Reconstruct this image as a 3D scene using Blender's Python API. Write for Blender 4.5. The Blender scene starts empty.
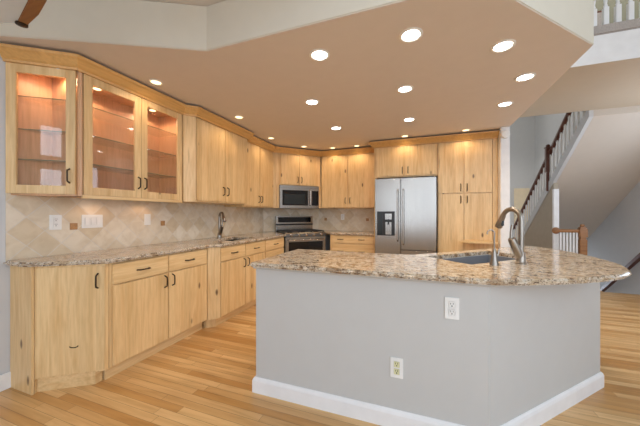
import bpy, bmesh, math, random
from mathutils import Matrix, Vector
random.seed(7)
PI = math.pi
SC = bpy.context.scene
COL = SC.collection

# ------------------------------------------------------------------ camera, sky, lights, exposure
FPX, U0, V0, CAMH, YAW = 275.0, 320.0, 214.0, 1.245, math.radians(20)
cam = bpy.data.cameras.new('camera')
cam.sensor_fit = 'HORIZONTAL'; cam.sensor_width = 36.0
cam.lens = FPX / 640.0 * 36.0
cam.shift_y = (V0 - 213.0) / 640.0
cam.clip_start = 0.05
camo = bpy.data.objects.new('camera', cam); COL.objects.link(camo)
camo.location = (0, 0, CAMH); camo.rotation_euler = (PI / 2, 0, YAW)
SC.camera = camo

world = bpy.data.worlds.new('sky'); SC.world = world; world.use_nodes = True
wn = world.node_tree.nodes; wl = world.node_tree.links
bg = wn['Background']
sky = wn.new('ShaderNodeTexSky'); sky.sky_type = 'HOSEK_WILKIE'; sky.sun_direction = (-.4, -.5, .77); sky.turbidity = 4
wl.new(sky.outputs[0], bg.inputs[0]); bg.inputs[1].default_value = 1.2

SC.view_settings.view_transform = 'Standard'
SC.view_settings.look = 'None'
SC.view_settings.exposure = 0.0
SC.view_settings.gamma = 1.0
SC.view_settings.use_curve_mapping = False

def area(name, loc, rot, sx, sy, power, col):
    l = bpy.data.lights.new(name, 'AREA'); l.shape = 'RECTANGLE'; l.size = sx; l.size_y = sy
    l.energy = power; l.color = col
    o = bpy.data.objects.new(name, l); COL.objects.link(o); o.location = loc; o.rotation_euler = rot
    return o
DAY = (.83, .935, 1.075)
XRW = 3.5
# daylight through the tall windows behind the camera, pointing into the room (+Y)
WIN = [(-1.74, -1.40, 1.2, 3.2, 2.24), (-1.2, -.84, .35, 4.7, 2.3), (-.5, .02, .35, 4.7, 2.3), (1.1, 3.3, .35, 4.7, 2.3)]   # x0, x1, z0, z1, transom rail
WSIDE = [(-3.4, .4), (3.6, 5.0)]      # made-up windows of the right wall, added for their light, (y0, y1)
for a, b, z0, z1, zr_ in WIN:
    area('window_and_fill_light', ((a + b) / 2, -4.46, (z0 + z1) / 2), (PI / 2, 0, 0), b - a, z1 - z0, 13 * (b - a) * (z1 - z0), DAY)
area('window_and_fill_light', (XRW - .06, -1.5, 2.5), (0, PI / 2, 0), 4.2, 3.8, 110, DAY)  # added side fill for the left cabinets and angled island face, window made up
area('window_and_fill_light', (XRW - .06, 4.3, 1.7), (0, PI / 2, 0), 1.6, 1.4, 27, DAY)  # added fill for the hall and stair underside, its window is invented
area('lower_level_fill', (2.95, 10.6, -1.1), (PI / 2, 0, PI), 1.0, 1.8, 85, DAY)  # added fill to lift the lower stairwell wall, no window behind it
area('far_hall_fill', (2.0, 9.3, 3.2), (0, 0, 0), .8, .8, 14, (1, .95, .88))  # invented fill that brightens the cream door and far wall
area('stairwell_fill', (2.4, 8.2, 5.2), (0, 0, 0), 2.0, 3.0, 24, (1, .97, .92))  # added overhead fill for the stairwell, no real source there
area('loft_fill', (2.4, 4.4, 5.2), (0, 0, 0), 2.0, 1.2, 25, (1, .97, .92))  # added overhead fill for the upper landing, no opening above it

# ------------------------------------------------------------------ materials
def nt(name):
    m = bpy.data.materials.new(name); m.use_nodes = True
    t = m.node_tree; p = t.nodes['Principled BSDF']
    return m, t, p
def N(t, kind, **kw):
    n = t.nodes.new(kind)
    for k, v in kw.items():
        if k in n.inputs: n.inputs[k].default_value = v
        else: setattr(n, k, v)
    return n
def ramp(t, fac, stops):
    r = t.nodes.new('ShaderNodeValToRGB'); e = r.color_ramp.elements
    while len(e) < len(stops): e.new(.5)
    for i, (p, c) in enumerate(stops):
        e[i].position = p; e[i].color = (*c, 1) if len(c) == 3 else c
    t.links.new(fac, r.inputs[0]); return r
def srgb(r, g, b):
    f = lambda c: (c / 255 / 12.92) if c / 255 <= .04045 else ((c / 255 + .055) / 1.055) ** 2.4
    return (f(r), f(g), f(b))
def mix(t, mode, fac, a, b):
    n = t.nodes.new('ShaderNodeMix'); n.data_type = 'RGBA'; n.blend_type = mode
    for s, v in ((0, fac), (6, a), (7, b)):
        if hasattr(v, 'links'): t.links.new(v, n.inputs[s])
        elif s == 0: n.inputs[0].default_value = v
        else: n.inputs[s].default_value = (*v, 1)
    return n.outputs[2]
def vcoord(t, scale=(1, 1, 1), rnd=True, rot=(0, 0, 0)):
    tc = N(t, 'ShaderNodeTexCoord'); mp = N(t, 'ShaderNodeMapping')
    mp.inputs['Scale'].default_value = scale; mp.inputs['Rotation'].default_value = rot
    t.links.new(tc.outputs['Object'], mp.inputs[0])
    if not rnd: return mp.outputs[0]
    oi = N(t, 'ShaderNodeObjectInfo'); mu = N(t, 'ShaderNodeMath', operation='MULTIPLY'); mu.inputs[1].default_value = 37.0
    t.links.new(oi.outputs['Random'], mu.inputs[0])
    va = N(t, 'ShaderNodeVectorMath', operation='ADD')
    t.links.new(mp.outputs[0], va.inputs[0]); t.links.new(mu.outputs[0], va.inputs[1])
    return va.outputs[0]
def paint(name, col, rough=.6, metal=0.0, var=.03, scale=9, bump=0.0, spec=.5):
    m, t, p = nt(name)
    no = N(t, 'ShaderNodeTexNoise', Scale=scale, Detail=3.0)
    t.links.new(vcoord(t), no.inputs['Vector'])
    c0 = tuple(max(0, c * (1 - var)) for c in col); c1 = tuple(min(1, c * (1 + var)) for c in col)
    r = ramp(t, no.outputs[0], [(.35, c0), (.65, c1)])
    t.links.new(r.outputs[0], p.inputs['Base Color'])
    p.inputs['Roughness'].default_value = rough; p.inputs['Metallic'].default_value = metal
    p.inputs['Specular IOR Level'].default_value = spec
    if bump:
        n2 = N(t, 'ShaderNodeTexNoise', Scale=140.0, Detail=2.0); t.links.new(vcoord(t), n2.inputs['Vector'])
        b = N(t, 'ShaderNodeBump', Strength=bump, Distance=.002)
        t.links.new(n2.outputs[0], b.inputs['Height']); t.links.new(b.outputs[0], p.inputs['Normal'])
    return m
def wood(name, light, mid, dark, axis='z', rough=.38, knots=True, stave=.095):
    m, t, p = nt(name)
    sc = {'z': (9, 9, .7), 'x': (.7, 9, 9), 'y': (9, .7, 9)}[axis]
    v = vcoord(t, sc)
    n1 = N(t, 'ShaderNodeTexNoise', Scale=1.6, Detail=5.0, Distortion=.6); t.links.new(v, n1.inputs['Vector'])
    n2 = N(t, 'ShaderNodeTexNoise', Scale=9.0, Detail=3.0); t.links.new(v, n2.inputs['Vector'])
    base = ramp(t, n1.outputs[0], [(.25, mid), (.5, light), (.78, mid)])
    fine = ramp(t, n2.outputs[0], [(.3, (.88, .86, .82)), (.6, (1, 1, 1))])
    c = mix(t, 'MULTIPLY', 1.0, base.outputs[0], fine.outputs[0])
    # glued staves of slightly different tone
    s2 = {'z': (1 / stave, 1 / stave, .0), 'x': (.0, 1 / stave, 1 / stave), 'y': (1 / stave, 0, 1 / stave)}[axis]
    vs = vcoord(t, s2)
    sn = N(t, 'ShaderNodeVectorMath', operation='FLOOR'); t.links.new(vs, sn.inputs[0])
    wn_ = N(t, 'ShaderNodeTexWhiteNoise'); t.links.new(sn.outputs[0], wn_.inputs['Vector'])
    st = ramp(t, wn_.outputs['Value'], [(0, (.88, .85, .80)), (1, (1.0, 1.0, 1.0))])
    c = mix(t, 'MULTIPLY', .9, c, st.outputs[0])
    if knots:
        s3 = {'z': (6.2, 6.2, 2.6), 'x': (2.6, 6.2, 6.2), 'y': (6.2, 2.6, 6.2)}[axis]
        vo = N(t, 'ShaderNodeTexVoronoi', Scale=1.0); t.links.new(vcoord(t, s3), vo.inputs['Vector'])
        kr = ramp(t, vo.outputs['Distance'], [(.0, (1, 1, 1)), (.06, (.75, .75, .75)), (.11, (0, 0, 0))])
        c = mix(t, 'MIX', kr.outputs[0], c, dark)
        sk = N(t, 'ShaderNodeTexNoise', Scale=1.0, Detail=3.0); t.links.new(vcoord(t, tuple(2.6 * q for q in sc)), sk.inputs['Vector'])
        skr = ramp(t, sk.outputs[0], [(.68, (0, 0, 0)), (.78, (.55, .55, .55))])
        c = mix(t, 'MIX', skr.outputs[0], c, tuple(q * 2.2 for q in dark))
    t.links.new(c, p.inputs['Base Color'])
    p.inputs['Roughness'].default_value = rough
    return m
def granite():
    m, t, p = nt('granite')
    v = vcoord(t, rnd=False)
    big = N(t, 'ShaderNodeTexNoise', Scale=6.5, Detail=7.0, Distortion=1.8); t.links.new(v, big.inputs['Vector'])
    base = ramp(t, big.outputs[0], [(.28, srgb(120, 88, 62)), (.42, srgb(196, 174, 144)), (.52, srgb(216, 204, 186)), (.62, srgb(180, 160, 136)), (.74, srgb(146, 112, 76))])
    vo = N(t, 'ShaderNodeTexVoronoi', Scale=150.0); t.links.new(v, vo.inputs['Vector'])
    sp = N(t, 'ShaderNodeSeparateColor'); t.links.new(vo.outputs['Color'], sp.inputs[0])
    fl = ramp(t, sp.outputs[0], [(.0, (.22, .19, .17)), (.11, (.45, .40, .36)), (.2, (.86, .83, .79)), (.75, (1, 1, 1)), (.95, (1.25, 1.25, 1.25))])
    c = mix(t, 'MULTIPLY', .85, base.outputs[0], fl.outputs[0])
    md = N(t, 'ShaderNodeTexNoise', Scale=42.0, Detail=5.0, Distortion=.8); t.links.new(v, md.inputs['Vector'])
    bl = ramp(t, md.outputs[0], [(.575, (0, 0, 0)), (.66, (1, 1, 1))])
    c = mix(t, 'MIX', bl.outputs[0], c, srgb(84, 62, 50))
    md2 = N(t, 'ShaderNodeTexNoise', Scale=26.0, Detail=4.0, Distortion=.8); t.links.new(vcoord(t, rnd=False, rot=(.5, .7, 1.1)), md2.inputs['Vector'])
    wl_ = ramp(t, md2.outputs[0], [(.58, (0, 0, 0)), (.68, (.8, .8, .8))])
    c = mix(t, 'MIX', wl_.outputs[0], c, srgb(206, 200, 190))
    t.links.new(c, p.inputs['Base Color'])
    p.inputs['Roughness'].default_value = .1; p.inputs['Specular IOR Level'].default_value = .5
    return m
def tile():
    m, t, p = nt('travertine_tile')
    tc = N(t, 'ShaderNodeTexCoord'); s = N(t, 'ShaderNodeSeparateXYZ'); t.links.new(tc.outputs['Object'], s.inputs[0])
    cb = N(t, 'ShaderNodeCombineXYZ'); t.links.new(s.outputs[0], cb.inputs[0]); t.links.new(s.outputs[2], cb.inputs[1])
    mp = N(t, 'ShaderNodeMapping'); mp.inputs['Rotation'].default_value = (0, 0, PI / 4); t.links.new(cb.outputs[0], mp.inputs[0])
    br = N(t, 'ShaderNodeTexBrick', Scale=1.0); br.offset = 0.0
    t.links.new(mp.outputs[0], br.inputs['Vector'])
    br.inputs['Brick Width'].default_value = .152; br.inputs['Row Height'].default_value = .152
    br.inputs['Mortar Size'].default_value = .0035; br.inputs['Mortar Smooth'].default_value = .3
    br.inputs['Color1'].default_value = (*srgb(216, 198, 168), 1); br.inputs['Color2'].default_value = (*srgb(234, 224, 206), 1)
    br.inputs['Mortar'].default_value = (*srgb(222, 214, 202), 1)
    no = N(t, 'ShaderNodeTexNoise', Scale=11.0, Detail=5.0, Distortion=.7); t.links.new(vcoord(t, rnd=False), no.inputs['Vector'])
    cl = ramp(t, no.outputs[0], [(.3, (.86, .82, .76)), (.6, (1, 1, 1))])
    c = mix(t, 'MULTIPLY', .9, br.outputs[0], cl.outputs[0])
    t.links.new(c, p.inputs['Base Color']); p.inputs['Roughness'].default_value = .45
    b = N(t, 'ShaderNodeBump', Strength=.4, Distance=.002, invert=True)
    t.links.new(br.outputs['Fac'], b.inputs['Height']); t.links.new(b.outputs[0], p.inputs['Normal'])
    return m
def oak_floor():
    m, t, p = nt('oak_strip_floor')
    v = vcoord(t, rnd=False)
    br = N(t, 'ShaderNodeTexBrick', Scale=1.0); br.offset = 0.0
    sx = N(t, 'ShaderNodeSeparateXYZ'); t.links.new(v, sx.inputs[0])
    dv = N(t, 'ShaderNodeMath', operation='DIVIDE'); dv.inputs[1].default_value = .057; t.links.new(sx.outputs[1], dv.inputs[0])
    fl = N(t, 'ShaderNodeMath', operation='FLOOR'); t.links.new(dv.outputs[0], fl.inputs[0])
    wn1 = N(t, 'ShaderNodeTexWhiteNoise', noise_dimensions='1D'); t.links.new(fl.outputs[0], wn1.inputs['W'])
    ma = N(t, 'ShaderNodeMath', operation='MULTIPLY_ADD'); ma.inputs[1].default_value = 1.15
    t.links.new(wn1.outputs['Value'], ma.inputs[0]); t.links.new(sx.outputs[0], ma.inputs[2])
    cx_ = N(t, 'ShaderNodeCombineXYZ'); t.links.new(ma.outputs[0], cx_.inputs[0]); t.links.new(sx.outputs[1], cx_.inputs[1])
    t.links.new(cx_.outputs[0], br.inputs['Vector'])
    br.inputs['Brick Width'].default_value = 1.15; br.inputs['Row Height'].default_value = .057
    br.inputs['Mortar Size'].default_value = .0012; br.inputs['Mortar Smooth'].default_value = .1
    br.inputs['Color1'].default_value = (*srgb(236, 200, 146), 1); br.inputs['Color2'].default_value = (*srgb(200, 150, 88), 1)
    br.inputs['Mortar'].default_value = (*srgb(160, 122, 80), 1)
    n1 = N(t, 'ShaderNodeTexNoise', Scale=1.0, Detail=6.0, Distortion=1.0); t.links.new(vcoord(t, (2.0, 26, 1), rnd=False), n1.inputs['Vector'])
    g = ramp(t, n1.outputs[0], [(.3, (.82, .76, .68)), (.55, (1, 1, 1))])
    c = mix(t, 'MULTIPLY', .9, br.outputs[0], g.outputs[0])
    n3 = N(t, 'ShaderNodeTexNoise', Scale=1.0, Detail=2.0); t.links.new(vcoord(t, (.8, 15, 1), rnd=False), n3.inputs['Vector'])
    g3 = ramp(t, n3.outputs[0], [(.35, (.90, .86, .80)), (.6, (1.03, 1.03, 1.02))])
    c = mix(t, 'MULTIPLY', .8, c, g3.outputs[0])
    t.links.new(c, p.inputs['Base Color']); p.inputs['Roughness'].default_value = .28
    return m
def glass(name, tint=(1, 1, 1), lo=.03, hi=.45):
    m = bpy.data.materials.new(name); m.use_nodes = True; t = m.node_tree
    t.nodes.remove(t.nodes['Principled BSDF']); out = t.nodes['Material Output']
    tr = N(t, 'ShaderNodeBsdfTransparent'); tr.inputs[0].default_value = (*tint, 1)
    gl = N(t, 'ShaderNodeBsdfGlossy', Roughness=.02)
    lw = N(t, 'ShaderNodeLayerWeight', Blend=.25)
    r = ramp(t, lw.outputs['Fresnel'], [(0, (lo,) * 3), (1, (hi,) * 3)])
    mx = N(t, 'ShaderNodeMixShader')
    t.links.new(r.outputs[0], mx.inputs[0]); t.links.new(tr.outputs[0], mx.inputs[1]); t.links.new(gl.outputs[0], mx.inputs[2])
    t.links.new(mx.outputs[0], out.inputs[0]); return m
def emit(name, col, s):
    m, t, p = nt(name)
    no = N(t, 'ShaderNodeTexNoise', Scale=6.0); r = ramp(t, no.outputs[0], [(.3, tuple(c * .95 for c in col)), (.7, col)])
    t.links.new(r.outputs[0], p.inputs['Emission Color']); t.links.new(r.outputs[0], p.inputs['Base Color'])
    p.inputs['Emission Strength'].default_value = s; return m
def steel(name, col=(.47, .45, .42), rough=.27, axis='z'):
    m, t, p = nt(name)
    no = N(t, 'ShaderNodeTexNoise', Scale=1.0, Detail=3.0)
    t.links.new(vcoord(t, {'z': (160, 160, 1.5), 'x': (1.5, 160, 160)}[axis]), no.inputs['Vector'])
    r = ramp(t, no.outputs[0], [(.3, tuple(c * .9 for c in col)), (.7, col)])
    t.links.new(r.outputs[0], p.inputs['Base Color']); p.inputs['Metallic'].default_value = 1.0
    p.inputs['Roughness'].default_value = rough; return m

W_L, W_M, W_D = srgb(240, 208, 156), srgb(222, 180, 122), srgb(92, 58, 30)
M_WOOD = wood('maple_vertical', W_L, W_M, W_D, 'z')
M_WOODH = wood('maple_horizontal', W_L, W_M, W_D, 'x', knots=False)
M_CROWN = wood('maple_crown', srgb(224, 176, 108), srgb(212, 162, 96), W_D, 'y', knots=False, stave=.5)
M_INT = wood('maple_interior', srgb(226, 184, 146), srgb(214, 168, 128), W_D, 'z', knots=False, stave=.3)
M_OAK = wood('oak_rail', srgb(176, 126, 82), srgb(150, 100, 62), W_D, 'x', knots=False, stave=.5)
M_DARK = wood('dark_stained_rail', srgb(104, 60, 44), srgb(84, 46, 34), srgb(40, 22, 16), 'y', knots=False, stave=.5)
M_GRAN = granite(); M_TILE = tile(); M_FLOOR = oak_floor()
M_WALL = paint('wall_grey', srgb(206, 207, 208), .8, var=.01, bump=.1)
M_FASC = paint('wall_cream', srgb(216, 210, 194), .8, var=.01, bump=.1)
M_CEIL = paint('ceiling_tan', srgb(222, 214, 206), .8, var=.01, bump=.1)
M_HALLC = paint('hall_ceiling', srgb(196, 180, 158), .8, var=.01, bump=.1)
M_ISL = paint('island_grey', srgb(199, 199, 196), .7, var=.008, bump=.1)
M_TRIM = paint('white_trim', srgb(240, 240, 240), .45)
M_WHITE = paint('white_plastic', srgb(240, 240, 236), .35)
M_IVORY = paint('ivory_plastic', srgb(226, 224, 178), .4)
M_BRONZE = paint('dark_bronze', srgb(70, 58, 46), .38, .85)
M_SLOT = paint('slot_black', (.02, .02, .02), .5)
M_STEEL = steel('brushed_steel'); M_STEELH = steel('brushed_steel_horizontal', axis='x')
M_STEELD = steel('dark_steel', (.16, .155, .15), .3, 'x')
M_NICK = steel('brushed_nickel', srgb(164, 156, 146), .3)
M_BLACK = paint('black_glass', (.008, .008, .01), .06)
M_BLKM = paint('black_enamel', (.015, .015, .016), .35)
M_DISP = paint('display_panel', srgb(34, 40, 42), .25)
M_IRON = paint('cast_iron', (.03, .03, .032), .55)
M_SINK = paint('composite_sink', srgb(130, 134, 142), .4)
M_GLASS = glass('cabinet_glass'); M_SHELF = glass('shelf_glass', (.975, .985, .98), .03, .5)
M_SHEDGE = paint('shelf_edge_green', srgb(116, 126, 98), .2)
M_LED = emit('lamp_white', (1, .97, .92), 14.0); M_WARM = emit('lamp_warm', (1, .78, .42), 3.2)
M_CARPET = paint('carpet', srgb(176, 168, 162), .95, var=.2, scale=160)
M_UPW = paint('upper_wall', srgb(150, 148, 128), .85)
M_BLADE = paint('fan_blade_pale', srgb(212, 226, 236), .4)
M_BRN = wood('fan_bracket_brown', srgb(150, 104, 52), srgb(116, 76, 36), W_D, 'x', knots=False)
M_DOOR = paint('door_cream', srgb(238, 222, 192), .5)
M_FLT = paint('stair_soffit', srgb(204, 194, 182), .8, var=.01)
M_KNEE = paint('knee_wall', srgb(176, 164, 146), .8)
M_TILEA = paint('accent_tile', srgb(176, 132, 84), .4, var=.15, scale=40)

# ------------------------------------------------------------------ mesh helpers
class B:
    def __init__(s, M=None): s.bm = bmesh.new(); s.M = M or Matrix()
    def _v(s, p): return s.bm.verts.new(s.M @ Vector(p))
    def box(s, x0, x1, y0, y1, z0, z1, bev=0.0, seg=2):
        q = bmesh.new()
        bmesh.ops.create_cube(q, size=1, matrix=Matrix.Translation(((x0 + x1) / 2, (y0 + y1) / 2, (z0 + z1) / 2)) @ Matrix.Diagonal((abs(x1 - x0), abs(y1 - y0), abs(z1 - z0), 1)))
        if bev: bmesh.ops.bevel(q, geom=q.edges[:], offset=bev, segments=seg, affect='EDGES', clamp_overlap=True)
        return s.add(q)
    def add(s, q):
        m = {v: s._v(v.co) for v in q.verts}
        for f in q.faces:
            try: s.bm.faces.new([m[v] for v in f.verts])
            except ValueError: pass
        q.free(); return s
    def prism(s, poly, z0, z1, bev=0.0, seg=2, which='tb'):
        q = bmesh.new()
        a = [q.verts.new((x, y, z0)) for x, y in poly]; b = [q.verts.new((x, y, z1)) for x, y in poly]
        q.faces.new(a[::-1]); q.faces.new(b); n = len(poly)
        for i in range(n): q.faces.new([a[i], a[(i + 1) % n], b[(i + 1) % n], b[i]])
        bmesh.ops.recalc_face_normals(q, faces=q.faces[:])
        if bev:
            e = [e for e in q.edges if abs(e.verts[0].co.z - e.verts[1].co.z) < 1e-6] if which == 'tb' else q.edges[:]
            bmesh.ops.bevel(q, geom=e, offset=bev, segments=seg, affect='EDGES', clamp_overlap=True)
        return s.add(q)
    def yzprism(s, poly, x0, x1):      # polygon in (y, z), extruded along x
        q = bmesh.new()
        a = [q.verts.new((x0, y, z)) for y, z in poly]; b = [q.verts.new((x1, y, z)) for y, z in poly]
        q.faces.new(a); q.faces.new(b[::-1]); n = len(poly)
        for i in range(n): q.faces.new([a[i], b[i], b[(i + 1) % n], a[(i + 1) % n]])
        bmesh.ops.recalc_face_normals(q, faces=q.faces[:])
        return s.add(q)
    def tube(s, pts, r, n=10, close=True):
        pts = [Vector(p) for p in pts]; rs = r if isinstance(r, (list, tuple)) else [r] * len(pts)
        rings = []; up = None
        for i, p in enumerate(pts):
            d = (pts[min(i + 1, len(pts) - 1)] - pts[max(i - 1, 0)]).normalized()
            if up is None:
                up = Vector((0, 0, 1)) if abs(d.z) < .9 else Vector((1, 0, 0))
            u = (up - d * up.dot(d)).normalized(); w = d.cross(u); up = u
            rings.append([s._v(p + (u * math.cos(2 * PI * k / n) + w * math.sin(2 * PI * k / n)) * rs[i]) for k in range(n)])
        for a, b in zip(rings, rings[1:]):
            for k in range(n): s.bm.faces.new([a[k], a[(k + 1) % n], b[(k + 1) % n], b[k]])
        if close: s.bm.faces.new(rings[0][::-1]); s.bm.faces.new(rings[-1])
        return s
    def lathe(s, prof, c=(0, 0, 0), n=24):
        rings = []
        for r, z in prof:
            rings.append([s._v((c[0] + max(r, 1e-4) * math.cos(2 * PI * k / n), c[1] + max(r, 1e-4) * math.sin(2 * PI * k / n), c[2] + z)) for k in range(n)])
        for a, b in zip(rings, rings[1:]):
            for k in range(n): s.bm.faces.new([a[k], a[(k + 1) % n], b[(k + 1) % n], b[k]])
        s.bm.faces.new(rings[0][::-1]); s.bm.faces.new(rings[-1])
        return s
    def obj(s, name, mat, parent=None, smooth=False, **props):
        bmesh.ops.recalc_face_normals(s.bm, faces=s.bm.faces[:])
        me = bpy.data.meshes.new(name); s.bm.to_mesh(me); s.bm.free()
        me.materials.append(mat)
        if smooth:
            for p in me.polygons: p.use_smooth = True
            me.set_sharp_from_angle(angle=math.radians(38))
        o = bpy.data.objects.new(name, me); COL.objects.link(o)
        if parent: o.parent = parent
        for k, v in props.items(): o[k] = v
        return o
def struct(name, b, mat, parent=None): 
    o = b.obj(name, mat, parent)
    if not parent: o['kind'] = 'structure'
    return o
def thing(name, label, cat, loc, rot=0.0, group=None):
    o = bpy.data.objects.new(name, None); COL.objects.link(o); o.empty_display_size = .1
    o.location = loc; o.rotation_euler = (0, 0, rot); o['label'] = label; o['category'] = cat
    if group: o['group'] = group
    return o
def at(loc, rot=0.0): return Matrix.Translation(loc) @ Matrix.Rotation(rot, 4, 'Z')
def place(o, loc, rot=0.0): o.location = loc; o.rotation_euler = (0, 0, rot); return o
def copy_tree(o, parent=None):
    c = o.copy(); COL.objects.link(c)
    if parent: c.parent = parent
    for ch in list(o.children): copy_tree(ch, c)
    return c
def cut(o, cutter):
    m = o.modifiers.new('cut', 'BOOLEAN'); m.operation = 'DIFFERENCE'; m.object = cutter; m.solver = 'EXACT'
    dg = bpy.context.evaluated_depsgraph_get(); dg.update()
    me = bpy.data.meshes.new_from_object(o.evaluated_get(dg))
    o.modifiers.clear(); o.data = me
    bpy.data.objects.remove(cutter)

# ------------------------------------------------------------------ room shell
XW, YB, XP = -2.77, 5.30, 1.154        # left wall, back wall, right edge of the kitchen
D0, D1 = (XW, 4.483), (-1.953, YB)      # the diagonal corner wall
XR, YF, ZH = 3.5, 10.75, 2.745          # stair hall right wall, far wall, hall ceiling height
XS, YS = 2.303, 5.06                    # stringer plane and hall ceiling far edge
struct('floor', B().prism([(XW - .1, -4.6), (XR + .1, -4.6), (XR + .1, 5.68), (2.76, 5.68), (2.76, 6.2), (XS, 6.2), (XS, YF), (1.05, YF), (1.05, 5.4), (XW - .1, 5.4)], -.08, 0), M_FLOOR)
struct('wall_left', B().box(XW - .12, XW, -4.6, 4.483, 0, 5.4), M_WALL)
struct('wall_corner', B().prism([D0, D1, (D1[0], D1[1] + .12), (XW - .12, YB + .12), (XW - .12, D0[1])], 0, 2.6), M_WALL)
struct('wall_back', B().box(-1.953, 1.05, YB, YB + .12, 0, 2.6), M_WALL)
struct('wall_pier', B().box(1.045, XP, 4.42, YF, 0, 5.4, .006), M_TRIM)
struct('wall_far', B().box(1.05, XR + .1, YF, YF + .12, -2.6, 5.4), M_WALL)
b = B(); WSZ = [(.4, 4.6), (.9, 2.5)]; ys = [-4.6] + [y for w in WSIDE for y in w] + [YF]
for i in range(0, len(ys), 2): b.box(XR, XR + .12, ys[i], ys[i + 1], -2.6, 5.4)
for (a, c), (z0, z1) in zip(WSIDE, WSZ): b.box(XR, XR + .12, a, c, -2.6, z0); b.box(XR, XR + .12, a, c, z1, 5.4)
struct('wall_right', b, M_WALL)
for i, ((a, c), (z0, z1)) in enumerate(zip(WSIDE, WSZ)):
    b = B().box(XR + .01, XR + .09, a, a + .06, z0, z1).box(XR + .01, XR + .09, c - .06, c, z0, z1).box(XR + .01, XR + .09, a, c, z0, z0 + .06).box(XR + .01, XR + .09, a, c, z1 - .06, z1)
    struct('window_%d' % (i + 8), b, M_TRIM)  # frames of the two unseen side windows, made up to let light in
b = B()
xs = [XW - .1] + [x for w in WIN for x in w[:2]] + [XR + .1]
for i in range(0, len(xs), 2): b.box(xs[i], xs[i + 1], -4.6, -4.48, 0, 5.4)
for a, c, z0, z1, zr_ in WIN: b.box(a, c, -4.6, -4.48, 0, z0); b.box(a, c, -4.6, -4.48, z1, 5.4)
struct('wall_rear', b, M_WALL)
for i, (a, c, WZ0, WZ1, zr_) in enumerate(WIN):
    b = B()
    b.box(a, a + .06, -4.58, -4.5, WZ0, WZ1).box(c - .06, c, -4.58, -4.5, WZ0, WZ1).box(a, c, -4.58, -4.5, WZ0, WZ0 + .06).box(a, c, -4.58, -4.5, WZ1 - .06, WZ1).box(a, c, -4.50, -4.40, zr_, zr_ + .3)
    struct('window_%d' % (i + 1), b, M_TRIM)
# dropped kitchen ceiling with its angled fascia
KC = [(XW, .93), (-1.466, 1.605), (.30, 1.605), (XP, 2.49), (XP, YB), (XW, YB)]
struct('ceiling_kitchen', B().prism([(XW, .936), (-1.467, 1.611), (.297, 1.611), (XP - .004, 2.492), (XP - .004, YB), (XW, YB)], 2.44, 2.455), M_CEIL)
struct('trim_1', B().prism([(XW, .93), (-1.466, 1.605), (.30, 1.605), (XP, 2.49), (XP, YB), (XW, YB)], 2.4425, 2.765, .004), M_FASC)
struct('trim_2', B().prism([(-.1, 1.59), (.306, 1.59), (XP + .014, 2.484), (XP + .014, 4.4), (-.1, 4.4)], 2.765, 2.80), M_FASC)
struct('ceiling_living', B().box(XW, -.3, -1.5, 1.61, 2.7655, 2.85).box(XW, -.3, 1.61, 5.3, 2.7655, 2.85), M_CEIL)
YU = 3.517
struct('ceiling_hall', B().box(XP + .001, XR, YU + .002, YS, ZH - .005, ZH), M_HALLC)
struct('trim_3', B().box(XP, XR, YU, YS - .002, ZH - .002, 3.022), M_TRIM)
struct('ceiling_upper', B().box(XW - .1, XR + .1, -4.6, YF, 5.4, 5.5), M_FASC)
struct('wall_upper', B().box(XP, XR, YS - .1, YS, 3.1, 5.4), M_UPW)
b = B(); b.box(XW, XW + .014, -4.4, 1.10, 0, .115, .004)
struct('baseboard_left', b, M_TRIM)
struct('door_1', B().box(2.92, 3.34, YF - .04, YF - .001, 0, 2.09, .005), M_DOOR)
# stair pit walls
struct('wall_pit', B().box(2.3, 2.38, 6.2, YF, -2.6, 0).box(2.38, XR, 5.58, 5.68, -2.6, -.08), M_WALL)

# ------------------------------------------------------------------ backsplash (travertine set on the diagonal)
def splash(name, p0, p1, z0, z1, th=.009):
    d = Vector((p1[0] - p0[0], p1[1] - p0[1])); L = d.length; a = math.atan2(d.y, d.x)
    o = place(B().box(0, L, -th, -.0005, z0 - .9, z1 - .9).obj(name, M_TILE), (p0[0], p0[1], .9), a); o['kind'] = 'structure'; return o
splash_l = splash('trim_backsplash', (XW, 1.072), D0, .90, 1.40)
splash_d = splash('trim_backsplash', D0, D1, .90, 1.40)
splash_b = splash('trim_backsplash', D1, (-.712, YB), .90, 1.40)
for par, x, z in ((splash_l, 1.49 - 1.085, 1.14), (splash_l, 2.35 - 1.085, 1.14), (splash_l, 3.3 - 1.085, 1.14), (splash_b, .15, 1.14), (splash_b, 1.0, 1.135)):
    B().box(x - .028, x + .028, -.0115, -.0085, z - .9 - .028, z - .9 + .028, .001).obj('accent_tile', M_TILEA, par, label='small brown square accent tile')

# ------------------------------------------------------------------ crown moulding along the cabinet tops
def sweep(path, prof):
    b = B(); P = [Vector(p) for p in path]; nr = []
    for a, c in zip(P, P[1:]):
        d = (c - a).normalized(); nr.append(Vector((d.y, -d.x)))
    rings = []
    for i, p in enumerate(P):
        n = nr[0] if i == 0 else nr[-1] if i == len(P) - 1 else (nr[i - 1] + nr[i]) / (1 + nr[i - 1].dot(nr[i]))
        rings.append([b._v((p.x + n.x * o, p.y + n.y * o, z)) for o, z in prof])
    k = len(prof)
    for a, c in zip(rings, rings[1:]):
        for j in range(k): b.bm.faces.new([a[j], a[(j + 1) % k], c[(j + 1) % k], c[j]])
    b.bm.faces.new(rings[0]); b.bm.faces.new(rings[-1][::-1]); return b
CROWN = [(.0, 2.325), (.012, 2.325), (.016, 2.34), (.03, 2.352), (.055, 2.388), (.068, 2.400), (.07, 2.419), (.0, 2.419)]
FX_B, FX_C, FX_D, FY_K, FY_F = -2.43, -2.34, -2.42, 4.90, 4.55
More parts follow.
